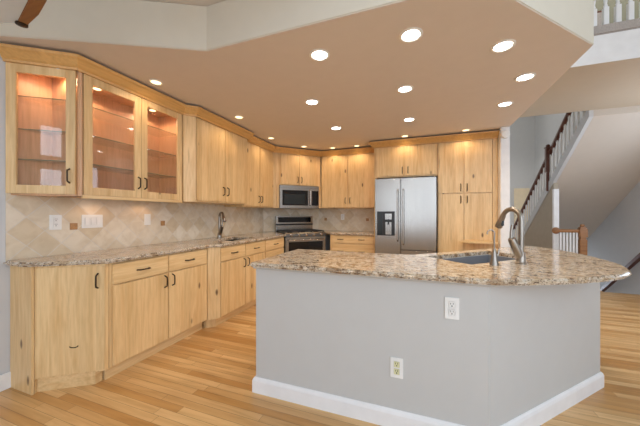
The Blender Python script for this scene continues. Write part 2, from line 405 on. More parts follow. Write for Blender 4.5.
struct('trim_crown', sweep([(-2.769, 1.065), (FX_B, 1.322), (FX_B, 2.31), (FX_C, 2.40), (FX_C, 3.385), (FX_D, 3.40), (FX_D, 4.25), (-1.77, FY_K), (-.712, FY_K), (-.712, FY_F), (1.043, FY_F)], CROWN), M_CROWN)

# ------------------------------------------------------------------ cabinets
def pull(parent, x, z, vertical=True, L=.105, y=0.0):
    h = L / 2; pr = []
    for t_ in range(9):
        a = t_ / 8; s_ = -h + 2 * h * a; out = .030 * min(1, math.sin(PI * min(a, 1 - a) * 3.2) if min(a, 1 - a) < .156 else 1)
        pr.append((x, y - max(out, .0), z + s_) if vertical else (x + s_, y - max(out, .0), z))
    b = B().tube(pr, .0058, 8)
    return b.obj('handle', M_BRONZE, parent, True)
def slab(kind, parent, x0, x1, z0, z1, M=None, mat=None):
    g = .004
    return B(M).box(x0 + g, x1 - g, 0, .02, z0 + g, z1 - g, .003).obj(kind, mat or (M_WOODH if kind == 'drawer' else M_WOOD), parent)
def cabinet(name, label, loc, rot, w, depth, z0, z1, fronts, toe=False, group=None, toe_in=.07):
    c = thing(name, label, 'cabinet', (loc[0], loc[1], 0), rot, group)
    b0 = .1 if toe else z0
    B().box(0, w, .0205, depth, b0, z1).obj('body', M_WOOD, c)
    if toe: B().box(.004, w - .004, toe_in, depth - .02, 0, .1).obj('toe_kick', M_WOODH, c)
    for kind, x0, x1, a, d, hs in fronts:
        f = slab(kind, c, x0, x1, a, d)
        for (hx, hz, vert) in hs: pull(f, hx, hz, vert)
    return c
R90 = PI / 2
# --- base cabinets along the left wall
FXB, FXC = -2.15, -2.06
c = thing('base_cabinet', 'angled end base cabinet with one door at the open end of the left counter', 'cabinet', (-2.5, 1.11, 0))
cx, cy = -2.5, 1.11
lp = lambda pts: [(x - cx, y - cy) for x, y in pts]
B().prism(lp([(XW + .003, 1.112), (-2.503, 1.112), (-2.168, 1.352), (-2.168, 1.378), (XW + .003, 1.378)]), .1, .882).obj('body', M_WOOD, c)
B().prism(lp([(XW + .003, 1.112), (-2.503, 1.112), (-2.515, 1.13), (-2.235, 1.33), (-2.235, 1.378), (XW + .003, 1.378)]), 0, .1).obj('toe_kick', M_WOODH, c)
B().box(XW + .003 - cx, -.002, -.016, .0, 0, .882, .002).obj('end_panel', M_WOOD, c)
aG = math.atan2(.25, .35); LG = math.hypot(.25, .35)
Mg = at((0, 0, 0), aG)
d = slab('door', c, .004, LG - .012, .105, .872, Mg)
p_ = pull(d, 0, 0); p_.data.transform(Mg @ Matrix.Translation((LG - .06, 0, .76)))
B(Mg).tube([(.225 + .025 * math.cos(a), -.0008, .305 + .012 * math.sin(a)) for a in [PI + i * PI / 8 for i in range(9)]], .0035, 6).obj('knot', M_BRONZE, d)
cabinet('base_cabinet', 'wide base cabinet with two drawers over two knotty doors, left of the prep sink', (FXB, 1.385, 0), R90, .985, .61, .1, .882,
        [('drawer', .012, .495, .715, .872, [(.25, .793, False)]), ('drawer', .495, .978, .715, .872, [(.735, .793, False)]),
         ('door', .012, .495, .105, .712, [(.455, .64, True)]), ('door', .495, .978, .105, .712, [(.535, .64, True)])], True)
c = cabinet('base_cabinet', 'prep sink base cabinet with two drawer fronts over two doors', (FXC, 2.465, 0), R90, .935, .70, .1, .882,
        [('drawer', .004, .466, .715, .872, [(.235, .793, False)]), ('drawer', .466, .931, .715, .872, [(.70, .793, False)]),
         ('door', .004, .466, .105, .712, [(.425, .64, True)]), ('door', .466, .931, .105, .712, [(.507, .64, True)])], True)
pb = [o for o in c.children if o.name.startswith('body')][0]; PREP_BODY = (pb, c)
B().prism([(-.092, .089), (-.002, .002), (-.002, .06), (-.092, .15)], .1, .882).obj('filler', M_WOOD, c)
B().prism([(-.07, .13), (-.002, .065), (-.002, .11), (-.07, .17)], 0, .1).obj('filler_toe_kick', M_WOOD, c)
cabinet('base_cabinet', 'stack of three drawers beside the range under the left counter', (FXC, 3.402, 0), R90, .57, .70, .1, .882,
        [('drawer', .004, .566, .715, .872, [(.285, .793, False)]), ('drawer', .004, .566, .42, .712, [(.285, .60, False)]), ('drawer', .004, .566, .105, .417, [(.285, .31, False)])], True)
cabinet('base_cabinet', 'base cabinet with wide drawers between range and refrigerator', (-1.50, 4.64, 0), 0, .782, .655, .1, .882,
        [('drawer', .03, .775, .735, .872, [(.19, .805, False), (.56, .805, False)]), ('drawer', .03, .775, .42, .732, [(.19, .60, False), (.56, .60, False)]), ('drawer', .03, .775, .105, .417, [(.19, .30, False), (.56, .30, False)])], True)
# --- wall cabinets
def glass_door(parent, w, z0, z1, M, hx, hz=1.53):
    st = .062; b = B(M)
    b.box(.002, st, 0, .02, z0, z1, .002).box(w - st, w - .002, 0, .02, z0, z1, .002).box(st, w - st, 0, .02, z0, z0 + st, .002).box(st, w - st, 0, .02, z1 - st, z1, .002)
    f = b.obj('door', M_WOOD, parent)
    B(M).box(st - .004, w - st + .004, .008, .012, z0 + st - .004, z1 - st + .004).obj('glass_pane', M_GLASS, f)
    p_ = pull(f, 0, 0); p_.data.transform(M @ Matrix.Translation((hx, 0, hz)))
    return f
def puck(parent, x, y, z, power=5):
    B().lathe([(.038, 0), (.040, -.004), (.034, -.010)], (x, y, z), 20).obj('puck_light_ring', M_WHITE, parent, True)
    B().lathe([(.0, 0), (.030, -.0005), (.028, -.0112)], (x, y, z), 20).obj('puck_light_lens', M_WARM, parent, True)
    l = bpy.data.lights.new('puck_lamp', 'SPOT'); l.energy = power; l.color = (1, .60, .36); l.spot_size = 2.9; l.spot_blend = .4; l.shadow_soft_size = .03
    o = bpy.data.objects.new('puck_lamp', l); COL.objects.link(o); o.parent = parent; o.location = (x, y, z - .03)
UZ0, UZ1, UZB = 1.382, 2.345, 1.354
def shelf(parent, poly, z, edge):
    s_ = B().prism(poly, z, z + .006).obj('glass_shelf', M_SHELF, parent)
    (x0, y0), (x1, y1) = edge
    B().tube([(x0, y0, z + .003), (x1, y1, z + .003)], .0034, 6).obj('shelf_edge', M_SHEDGE, s_)
# angled glass corner cabinet
GA0, GA1 = Vector((-2.768, 1.066)), Vector((FX_B, 1.322))
c = thing('glass_wall_cabinet', 'angled corner wall cabinet with a single glass door at the end of the left wall', 'cabinet', (GA0.x, GA0.y, 0))
aA = math.atan2(GA1.y - GA0.y, GA1.x - GA0.x); LA = (GA1 - GA0).length
pA = lambda pts: [(x - GA0.x, y - GA0.y) for x, y in pts]
inner = pA([(-2.762, 1.108), (-2.455, 1.33), (-2.455, 1.345), (-2.762, 1.345)])
b = B().prism(pA([(-2.765, 1.102), (-2.434, 1.345), (-2.434, 1.358), (-2.765, 1.358)]), UZ0, UZ0 + .02).prism(pA([(-2.765, 1.102), (-2.434, 1.345), (-2.434, 1.358), (-2.765, 1.358)]), UZ1 - .02, UZ1)
b.box(0, .008, .03, .28, UZ0, UZ1).box(.008, .331, .266, .28, UZ0, UZ1)
b.prism(pA([(-2.455, 1.332), (-2.432, 1.3485), (-2.432, 1.358), (-2.455, 1.358)]), UZ0, UZ1)
b.obj('body', M_INT, c)
glass_door(c, LA - .012, UZ0 + .012, 2.325, at((.002, .002, 0), aA), LA - .05)
for k, z in enumerate((1.64, 1.86, 2.10)): shelf(c, inner, z, (inner[0], inner[1]))
puck(c, .22, .215, UZ1 - .02, 4.5)
# double glass cabinet
c = thing('glass_wall_cabinet', 'long wall cabinet with two glass doors, shelves and lights inside', 'cabinet', (FX_B, 1.36, 0), R90)
WB = .94
b = B().box(0, WB, .0205, .335, UZ0, UZ0 + .02).box(0, WB, .0205, .335, UZ1 - .02, UZ1).box(0, .018, .0205, .335, UZ0, UZ1).box(WB - .018, WB, .0205, .335, UZ0, UZ1).box(0, WB, .325, .335, UZ0, UZ1)
b.box(WB / 2 - .02, WB / 2 + .02, .0205, .04, UZ0, UZ1).obj('body', M_INT, c)
glass_door(c, WB / 2 - .004, UZ0 + .012, 2.325, at((.006, 0, 0)), WB / 2 - .035)
glass_door(c, WB / 2 - .004, UZ0 + .012, 2.325, at((WB / 2 + .001, 0, 0)), .032)
for z in (1.64, 1.87, 2.10): shelf(c, [(.02, .045), (WB - .02, .045), (WB - .02, .32), (.02, .32)], z, ((.02, .045), (WB - .02, .045)))
puck(c, .2, .17, UZ1 - .02, 4.5); puck(c, .72, .17, UZ1 - .02, 4.5)
for x in (.25, .70): puck(c, x, .19, UZ0 + .009, .75)
B().box(.0, WB, .002, .02, UZ0 - .016, UZ0 + .011, .002).obj('light_rail', M_WOODH, c)
c = cabinet('wall_cabinet', 'deeper two door wall cabinet above the prep sink', (FX_C, 2.405, 0), R90, .97, .425, UZ0, UZ1,
        [('door', .003, .482, UZ0 + .012, 2.325, [(.442, 1.53, True)]), ('door', .482, .967, UZ0 + .012, 2.325, [(.522, 1.53, True)])])
B().prism([(-.092, .088), (-.001, .002), (-.001, .05), (-.092, .14)], UZ0, UZ1).obj('filler', M_WOOD, c)
c = cabinet('wall_cabinet', 'recessed two door wall cabinet left of the microwave', (FX_D, 3.39, 0), R90, .872, .345, UZB, UZ1,
        [('door', .003, .436, UZB + .012, 2.325, [(.398, 1.48, True)]), ('door', .436, .868, UZB + .012, 2.325, [(.474, 1.48, True)])])
B().prism([(.8725, .003), (.902, -.031), (.98, .043), (.8725, .043)], UZB, UZ1).obj('filler', M_WOOD, c)
R45 = PI / 4
# diagonal corner: cabinet above the microwave
def dg(s, off):   # point on the corner diagonal: s along it from its centre, off towards the room from the wall
    mx, my = (D0[0] + D1[0]) / 2, (D0[1] + D1[1]) / 2; k = math.sqrt(.5)
    return (mx + (s + off) * k, my + (s - off) * k)
OFFU = .405
p = dg(-.435, OFFU)
c = cabinet('wall_cabinet', 'short two door cabinet directly above the microwave', (p[0], p[1], 0), R45,   .87, .39, 1.76, UZ1,
        [('door', .065, .437, 1.77, 2.325, [(.40, 1.87, True)]), ('door', .437, .805, 1.77, 2.325, [(.474, 1.87, True)])])
B().box(.0, .052, .004, .3, UZB, 1.76).obj('side_panel', M_WOOD, c)
B().box(.82, .87, .004, .3, UZB, 1.76).obj('side_panel', M_WOOD, c)
cabinet('wall_cabinet', 'two door wall cabinet between microwave and refrigerator', (-1.765, FY_K, 0), 0, 1.05, .395, UZB, UZ1,
        [('door', .012, .522, UZB + .012, 2.325, [(.478, 1.49, True)]), ('door', .522, 1.032, UZB + .012, 2.325, [(.566, 1.49, True)])])
c = cabinet('wall_cabinet', 'two door cabinet above the refrigerator', (-.712, FY_F, 0), 0, .962, .74, 1.835, UZ1,
        [('door', .035, .49, 1.85, 2.325, [(.447, 1.94, True)]), ('door', .49, .952, 1.85, 2.325, [(.533, 1.94, True)])])
B().box(0, .022, .0, .74, 0, 1.835).obj('side_panel', M_WOOD, c)
c = cabinet('pantry_cabinet', 'tall four door pantry cabinet right of the refrigerator', (.251, FY_F, 0), 0, .79, .74, .1, UZ1,
        [('door', .005, .358, 1.555, 2.325, [(.315, 1.64, True)]), ('door', .358, .725, 1.555, 2.325, [(.40, 1.64, True)]),
         ('door', .005, .358, .105, 1.55, [(.315, 1.46, True)]), ('door', .358, .725, .105, 1.55, [(.40, 1.46, True)])], True)
B().box(.728, .79, .0, .0203, .1, UZ1).obj('face_stile', M_WOOD, c)
B().prism([(.27, -.19), (.40, -.26), (.74, -.26), (.74, .002), (.36, .002)], .838, .858, .003).obj('pull_out_board', M_WOODH, c)

# ------------------------------------------------------------------ countertops
def counter(name, label, poly, cuts=(), z0=.884, z1=.915):
    o = B().prism(poly, z0, z1, .012, 3).obj(name, M_GRAN, None, True)
    o['label'] = label; o['category'] = 'countertop'
    for q in cuts: cut(o, B().prism(q, z0 - .1, z1 + .1).obj('cutter', M_GRAN))
    return o
pb, pc = PREP_BODY; pb.parent = None
cut(pb, B().box(2.795 - 2.465, 3.305 - 2.465, .095, .465, .70, 1).obj('cutter', M_WOOD)); pb.parent = pc
ps = [(-2.52, 2.80), (-2.16, 2.80), (-2.16, 3.30), (-2.52, 3.30)]      # prep sink opening
kq = math.sqrt(.5)
cl = dg(-.385, .0); fl = dg(-.385, .60)
# left run: end, rounded corner, along the cabinets, to the range side
counter('countertop', 'long left granite countertop with a prep sink and tall faucet',
        [(XW + .011, 1.056), (-2.56, 1.054), (-2.49, 1.078), (-2.16, 1.315), (-2.125, 1.35), (-2.118, 1.40), (-2.118, 2.36), (-2.03, 2.45), (-2.03, 3.985), fl, (cl[0] + .008, cl[1] - .008), (XW + .011, D0[1] - .004)], [ps])
cr = dg(.406, .0); fr = dg(.406, .60)
counter('countertop', 'short back granite countertop between range and refrigerator',
        [(-1.94, YB - .011), (cr[0] + .01, cr[1] - .01), (fr[0], fr[1]), (-1.47, 4.61), (-.717, 4.61), (-.717, YB - .011)])
SKA = at((.4407, 2.4234, 0), R45)
sw, sd = .75, .39
iso = [(SKA @ Vector((x, y, 0))).to_2d()[:] for x, y in ((-sw / 2, -sd / 2), (sw / 2, -sd / 2), (sw / 2, sd / 2), (-sw / 2, sd / 2))]
ISL = [(-1.095, 1.59), (.26, 1.59), (.36, 1.60), (.467, 1.628), (.593, 1.688), (.70, 1.738), (.80, 1.80), (.889, 1.855), (.975, 1.918), (1.06, 1.992), (1.135, 2.082), (1.195, 2.205), (1.24, 2.36), (1.262, 2.55), (1.265, 2.75), (1.25, 2.95), (1.21, 3.15), (1.14, 3.33), (1.06, 3.43), (.97, 3.40), (.45, 2.86), (-.06, 2.365), (-.11, 2.35), (-1.095, 2.385)]
counter('island_countertop', 'large angled granite island countertop with a rounded bar end', ISL, [iso])

# ------------------------------------------------------------------ island base
isl = thing('kitchen_island', 'light grey painted island with white baseboard under the granite top', 'kitchen island', (.344, 1.66, 0))
IB = [(-1.086, 1.66), (.344, 1.66), (1.226, 2.562), (1.03, 3.29), (.95, 3.33), (-.06, 2.33), (-1.086, 2.33)]
q = [(x - .344, y - 1.66) for x, y in IB]
ib = bmesh.new()
ibo = B().prism(q, 0, .8835, .006, 2, 'all').obj('body', M_ISL, None, True)
cut(ibo, B().prism([(x - .344, y - 1.66) for x, y in [(SKA @ Vector((u, v, 0))).to_2d()[:] for u, v in ((-sw / 2, -sd / 2), (sw / 2, -sd / 2), (sw / 2, sd / 2), (-sw / 2, sd / 2))]], .68, 1).obj('cutter', M_ISL))
ibo.parent = isl
bbp = [(0, 0), (.0165, 0), (.0165, .082), (.012, .096), (.004, .105), (0, .105)]
bb = sweep([(-1.43, .66), (-1.43, 0), (0, 0), (.882, .902), (.686, 1.63)], bbp)
bb.obj('baseboard', M_TRIM, isl)
sweep([(-1.43, .66), (-1.43, 0), (0, 0), (.882, .902), (.686, 1.63)], [(0, .862), (.008, .862), (.012, .87), (.012, .8832), (0, .8832)]).obj('counter_trim', M_ISL, isl)
sink_local = iso
# ------------------------------------------------------------------ sinks
def basin(name, label, M, w, dpt, h, zt, mat):
    t_ = thing(name, label, 'sink', M.translation[:2] + (zt,), M.to_euler().z)
    b = B(); e = .004; w2, d2 = w / 2 - .0015, dpt / 2 - .0015
    b.box(-w2, w2, -d2, d2, -h, -h + .01)
    b.box(-w2, -w2 + .012, -d2, d2, -h + .01, e - .006).box(w2 - .012, w2, -d2, d2, -h + .01, e - .006).box(-w2 + .012, w2 - .012, -d2, -d2 + .012, -h + .01, e - .006).box(-w2 + .012, w2 - .012, d2 - .012, d2, -h + .01, e - .006)
    b.obj('basin', mat, t_)
    B().lathe([(.04, -h + .010), (.04, -h + .013), (.028, -h + .011)], (0, 0, 0), 20).obj('drain', M_NICK, t_, True)
    return t_
basin('island_sink', 'dark grey undermount sink set in the island countertop', SKA, sw, sd, .19, .884, M_SINK)
basin('prep_sink', 'small prep sink in the left countertop below the deeper wall cabinet', at((-2.34, 3.05, 0)), .36, .50, .17, .884, M_BLKM)

# ------------------------------------------------------------------ faucets
def arc_pts(p, d, z0, zc, r, a1, n=14):
    pts = [Vector((p[0], p[1], z0)), Vector((p[0], p[1], (z0 + zc) / 2))]
    for i in range(n + 1):
        a = a1 * i / n
        pts.append(Vector((p[0] + d[0] * (r - r * math.cos(a)), p[1] + d[1] * (r - r * math.cos(a)), zc + r * math.sin(a))))
    return pts
def big_faucet(name, label, loc, d, lev, zc, r, zt=.915, s=1.0):
    f = thing(name, label, 'faucet', (loc[0], loc[1], zt))
    d = Vector((d[0], d[1], 0)).normalized(); l = Vector((lev[0], lev[1], 0)).normalized()
    B().lathe([(.034 * s, .0), (.034 * s, .006), (.027 * s, .012), (.026 * s, .04 * s), (.022 * s, .075 * s)], n=24).obj('base', M_NICK, f, True)
    o0 = -l * .0
    pts = arc_pts((o0.x, o0.y), d, .03 * s, zc - zt, r, math.radians(158))
    B().tube(pts, .0158 * s, 12).obj('spout', M_NICK, f, True)
    e = pts[-1]; dr = (pts[-1] - pts[-2]).normalized()
    B().tube([e - dr * .006, e + dr * .03 * s, e + dr * .085 * s, e + dr * .09 * s], [.017 * s, .019 * s, .025 * s, .022 * s], 14).obj('spray_head', M_NICK, f, True)
    bp = e + dr * .055 * s - d * .021 * s
    B().box(bp.x - .009, bp.x + .009, bp.y - .009, bp.y + .009, bp.z - .022 * s, bp.z + .022 * s, .004).obj('spray_button', M_BLKM, f)
    a0 = Vector((0, 0, .035 * s)); a1 = l * .064 * s + Vector((0, 0, .165 * s))
    B().tube([a0, a0.lerp(a1, .35), a0.lerp(a1, .8), a1, a1 + (a1 - a0).normalized() * .008], [.022 * s, .026 * s, .025 * s, .022 * s, .014 * s], 14).obj('valve_body', M_NICK, f, True)
    B().tube([a1 - Vector((0, 0, .01)), a1 + l * .004 + Vector((0, 0, .04 * s)), a1 - l * .006 + Vector((0, 0, .092 * s))], [.012 * s, .0075 * s, .009 * s], 10).obj('lever', M_NICK, f, True)
    return f
big_faucet('pulldown_faucet', 'tall brushed nickel pull down faucet beside the island sink', (.63, 2.17), (-.48, .88), (-.94, -.34), 1.20, .078)
big_faucet('pulldown_faucet', 'tall nickel faucet behind the prep sink, against the tiled left wall', (-2.60, 3.09), (.9, -.45), (.94, -.3), 1.20, .062)
f = thing('filter_faucet', 'thin nickel drinking water faucet left of the tall island faucet', 'faucet', (.452, 2.063, .915))
B().lathe([(.027, 0), (.027, .006), (.020, .03), (.013, .085), (.008, .10)], n=18).obj('base', M_NICK, f, True)
B().tube(arc_pts((0, 0), (-.94, -.2), .08, .205, .022, math.radians(200)), .0048, 8).obj('spout', M_NICK, f, True)
B().tube([(.006, .004, .05), (.026, .012, .07), (.030, .014, .105)], [.005, .005, .006], 8).obj('lever', M_NICK, f, True)

# ------------------------------------------------------------------ range
rp = dg(.02, .665)
r = thing('range', 'stainless steel gas range in the diagonal corner', 'range', (rp[0], rp[1], 0), R45)
B().box(-.376, .376, .03, .62, .03, .90).obj('body', M_BLKM, r)
B().box(-.38, .38, -.005, .56, .90, .918, .005).obj('cooktop', M_BLKM, r)
cp = B().yzprism([(-.035, .862), (.03, .862), (.03, .925), (.0, .925), (-.028, .90)], -.378, .378).obj('control_panel', M_STEELD, r)
for i in range(5):
    x = -.28 + .14 * i
    B(Matrix.Translation((x, -.032, .886)) @ Matrix.Rotation(R90 + .2, 4, 'X')).lathe([(.024, 0), (.024, .008), (.018, .012), (.016, .03), (.012, .032)], n=18).obj('knob', M_STEELH, cp, True)
dr = B().box(-.376, .376, -.015, .03, .255, .852, .006).obj('oven_door', M_STEELH, r)
B().box(-.32, .32, -.018, -.012, .34, .765, .002).obj('oven_window', M_BLACK, dr)
B().tube([(-.33, -.012, .80), (-.33, -.06, .80), (.33, -.06, .80), (.33, -.012, .80)], .011, 10).obj('handle', M_STEELH, dr, True)
B().box(-.376, .376, -.012, .03, .06, .248, .005).obj('drawer', M_STEELH, r)
for k in range(3):
    b = B(); x0 = -.365 + .245 * k
    for x in (x0, x0 + .115, x0 + .228): b.box(x - .006, x + .006, .02, .53, .935, .950)
    for y in (.03, .16, .28, .40, .525): b.box(x0 - .006, x0 + .234, y - .006, y + .006, .935, .950)
    for x in (x0, x0 + .228):
        for y in (.03, .525): b.box(x - .007, x + .007, y - .007, y + .007, .917, .936)
    b.obj('grate', M_IRON, r)
for x in (-.25, 0, .25):
    for y in (.15, .41): B().lathe([(.045, .918), (.045, .926), (.03, .932), (.0, .933)], (x, y, 0), 18).obj('burner', M_IRON, r, True)
bgd = B().box(-.376, .376, .565, .63, .918, 1.205, .006).obj('backguard', M_STEELH, r)
B().box(-.335, .335, .560, .567, 1.085, 1.185, .003).obj('display', M_BLACK, bgd)
B().box(-.376, .376, .558, .566, 1.03, 1.06, .002).obj('vent_slot', M_BLKM, bgd)

# ------------------------------------------------------------------ microwave
mp_ = dg(.0, .435)
m = thing('microwave', 'stainless over the range microwave under the short corner cabinet', 'microwave', (mp_[0], mp_[1], 1.35), R45)
B().box(-.379, .379, .03, .40, 0, .408).obj('body', M_BLKM, m)
d = B().box(-.379, .215, .0, .03, .0, .365, .004).obj('door', M_STEELH, m)
B().box(-.335, .155, -.002, .004, .05, .325, .002).obj('door_window', M_BLACK, d)
B().box(-.30, .10, -.0035, -.0015, .075, .255, .0008).obj('inner_window', M_DISP, d)
B().tube([(.19, .002, .05), (.19, -.035, .065), (.19, -.035, .325), (.19, .002, .34)], .011, 10).obj('handle', M_STEEL, d, True)
cpn = B().box(.217, .379, .0, .03, .0, .365, .004).obj('control_panel', M_STEELH, m)
B().box(.232, .368, -.002, .004, .05, .325, .002).obj('keypad', M_BLACK, cpn)
B().box(-.379, .379, .004, .03, .367, .408, .003).obj('vent_grille', M_STEELH, m)

# ------------------------------------------------------------------ refrigerator
g = thing('refrigerator', 'stainless side by side refrigerator with ice and water dispenser', 'refrigerator', (-.222, 4.38, 0))
B().box(-.448, .448, .07, .82, .02, 1.78).obj('body', M_BLKM, g)
ld = B().box(-.448, -.062, 0, .066, .06, 1.795, .008, 3).obj('freezer_door', M_STEEL, g, True)
rd = B().box(-.055, .448, 0, .066, .70, 1.795, .008, 3).obj('refrigerator_door', M_STEEL, g, True)
B().box(-.055, .448, 0, .066, .06, .692, .008, 3).obj('lower_drawer', M_STEEL, g, True)
B().tube([(-.10, .0, 1.62), (-.10, -.05, 1.60), (-.10, -.05, .85), (-.10, .0, .83)], .012, 10).obj('handle', M_STEEL, ld, True)
B().tube([(-.015, .0, 1.62), (-.015, -.05, 1.60), (-.015, -.05, .80), (-.015, .0, .78)], .012, 10).obj('handle', M_STEEL, rd, True)
B().box(-.41, .39, .02, .07, 0.0, .058).obj('kick_plate', M_BLKM, g)
dp = B().box(-.415, -.145, -.006, .004, .91, 1.285, .003).obj('dispenser', M_BLKM, ld)
B().box(-.408, -.335, -.009, -.005, .92, 1.275, .001).obj('button_panel', M_DISP, dp)
B().box(-.285, -.195, -.0085, -.005, .925, 1.12, .001).obj('dispenser_recess', M_STEEL, dp)
B().box(-.29, -.19, -.016, -.006, 1.16, 1.25, .002).obj('nozzle_housing', M_STEEL, dp)
B().tube([(-.24, -.012, 1.165), (-.24, -.016, 1.08)], .012, 8).obj('paddle', M_BLKM, dp)

# ------------------------------------------------------------------ outlets and switches
def plate(name, label, loc, rot, w, h, kind, cat, n=1):
    o = thing(name, label, cat, loc, rot)
    pl = B().box(-w / 2, w / 2, -.006, 0, -h / 2, h / 2, .002).obj('cover_plate', M_WHITE, o)
    for i in range(n):
        x = (i - (n - 1) / 2) * .046
        if kind == 'switch':
            B().box(x - .016, x + .016, -.009, -.0055, -.033, .033, .002).obj('rocker', M_WHITE, o)
        else:
            for z in (-.021, .021):
                s_ = B().box(x - .016, x + .016, -.008, -.0055, z - .017, z + .017, .002).obj('socket', M_IVORY if kind == 'ivory' else M_WHITE, o)
                for dx in (-.006, .006): B().box(x + dx - .0014, x + dx + .0014, -.0086, -.0078, z + .001, z + .010).obj('slot', M_SLOT, s_)
                B().box(x - .0028, x + .0028, -.0086, -.0078, z - .010, z - .004).obj('ground_hole', M_SLOT, s_)
    return o
plate('electrical_outlet', 'white outlet high on the island front, just under the countertop', (.163, 1.66, .73), 0, .072, .118, 'outlet', 'outlet')
plate('electrical_outlet', 'outlet with ivory sockets low on the island front near the baseboard', (-.128, 1.66, .35), 0, .072, .118, 'ivory', 'outlet')
XT = XW + .009
plate('electrical_outlet', 'white outlet at the end of the tiled left backsplash', (XT, 1.353, 1.178), R90, .08, .12, 'outlet', 'outlet')
plate('light_switch', 'wide triple white switch plate on the tiled left backsplash', (XT, 1.618, 1.18), R90, .168, .118, 'switch', 'switch', 3)
plate('light_switch', 'narrow single white switch plate on the tiled left backsplash', (XT, 2.147, 1.186), R90, .072, .118, 'switch', 'switch')
plate('electrical_outlet', 'white outlet on the back wall tiles between range and refrigerator', (-1.446, YB - .009, 1.185), 0, .072, .118, 'outlet', 'outlet')
sm = thing('smoke_detector', 'round white smoke detector high on the white wall end beside the pantry', 'smoke detector', (1.098, 4.42, 2.335))
B(Matrix.Rotation(R90, 4, 'X')).lathe([(.055, 0), (.055, .018), (.046, .03), (.0, .032)], n=28).obj('housing', M_WHITE, sm, True)
B(Matrix.Rotation(R90, 4, 'X')).lathe([(.02, .0315), (.02, .035), (.0, .036)], n=18).obj('grille', M_WHITE, sm, True)

# ------------------------------------------------------------------ recessed ceiling lights
def can(label, x, y, big, power):
    o = thing('recessed_light', label, 'ceiling light', (x, y, 2.44), 0, 'large recessed ceiling lights' if big else 'small recessed lights along the cabinets')
    R = .076 if big else .056
    b = B(); prof = [(R, 0), (R, -.004), (R * .84, -.008), (R * .74, -.003), (R * .74, 0)]
    n = 28; rings = [[b._v((r_ * math.cos(2 * PI * k / n), r_ * math.sin(2 * PI * k / n), z)) for k in range(n)] for r_, z in prof]
    for a, c in zip(rings, rings[1:]):
        for k in range(n): b.bm.faces.new([a[k], a[(k + 1) % n], c[(k + 1) % n], c[k]])
    b.obj('trim_ring', M_WHITE, o, True)
    B().lathe([(R * .73, 0), (R * .73, -.0022), (0, -.004)], n=24).obj('lens', M_LED if big else M_WARM, o, True)
    l = bpy.data.lights.new('can_lamp', 'SPOT'); l.energy = power; l.spot_size = math.radians(150); l.spot_blend = .6
    l.color = (1, .84, .66) if big else (1, .72, .44); l.shadow_soft_size = .05
    lo = bpy.data.objects.new('can_lamp', l); COL.objects.link(lo); lo.parent = o; lo.location = (0, 0, -.02)
PB, PS = 15.0, 6.5
for lab, x, y in [('large recessed light nearest the fascia, left of two in the front row', -.71, 1.94), ('large recessed light nearest the fascia, right of two in the front row', -.057, 1.933),
                  ('large recessed light close to the angled fascia edge, above the island bar end', .554, 2.283), ('large recessed light near the outer corner of the dropped ceiling', .86, 2.866),
                  ('large recessed light in the middle of the kitchen ceiling, second row', -.136, 2.748), ('large recessed light of the second row nearest the left wall cabinets', -1.084, 2.728),
                  ('large recessed light in front of the pantry near the ceiling side edge', .867, 3.495), ('large recessed light of the third row in front of the refrigerator', -.132, 3.653),
                  ('large recessed light of the third row in front of the corner range', -1.098, 3.667)]:
    can(lab, x, y, True, PB)
for lab, x, y in [('small warm recessed light in front of the double glass cabinet', -2.247, 1.832), ('small warm recessed light in front of the deeper cabinet over the prep sink', -2.096, 2.842),
                  ('small warm recessed light in front of the recessed cabinet left of the microwave', -2.203, 3.80), ('small warm recessed light in front of the microwave cabinet', -1.93, 4.47),
                  ('small warm recessed light at the left end of the back wall cabinet', -1.482, 4.74), ('small warm recessed light at the right end of the back wall cabinet', -1.042, 4.74),
                  ('small warm recessed light above the refrigerator cabinet doors', -.219, 4.40), ('small warm recessed light above the pantry doors', .614, 4.385)]:
    can(lab, x, y, False, PS)

# ------------------------------------------------------------------ ceiling fan at the picture's top left corner
fan = thing('ceiling_fan', 'ceiling fan with pale brown-edged blades at the upper left corner', 'ceiling fan', (-1.3, .25, 2.3))
B().lathe([(.0, -.06), (.07, -.05), (.11, -.01), (.11, .07), (.05, .1)], n=28).obj('motor', M_BRONZE, fan, True)
B().tube([(0, 0, .09), (0, 0, .44)], .014, 10).obj('down_rod', M_BRONZE, fan, True)
B().lathe([(.02, .40), (.07, .45), (.07, .4655)], n=24).obj('canopy', M_BRONZE, fan, True)
for k in range(3):
    Mb = Matrix.Rotation(math.radians(145.2 - 120 * k), 4, 'Z')
    bl = B(Mb).prism([(.16, .09), (.45, .13), (.9, .13), (1.02, .09), (1.045, .03), (.99, -.045), (.95, -.06), (.726, -.142), (.45, -.16), (.16, -.10)], -.004, .004, .001).obj('blade', M_BLADE, fan)
    B(Mb).prism([(.16, -.10), (.45, -.16), (.726, -.142), (.94, -.062), (.98, -.05), (1.0, -.065), (.975, -.09), (.83, -.16), (.672, -.218), (.45, -.235), (.16, -.17)], -.008, .006, .003).obj('blade_edge', M_BRN, bl)
    B(Mb).lathe([(.012, -.016), (.026, -.012), (.026, .008), (.012, .012)], (.98, -.066, 0), 14).obj('end_cap', M_BRONZE, bl, True)

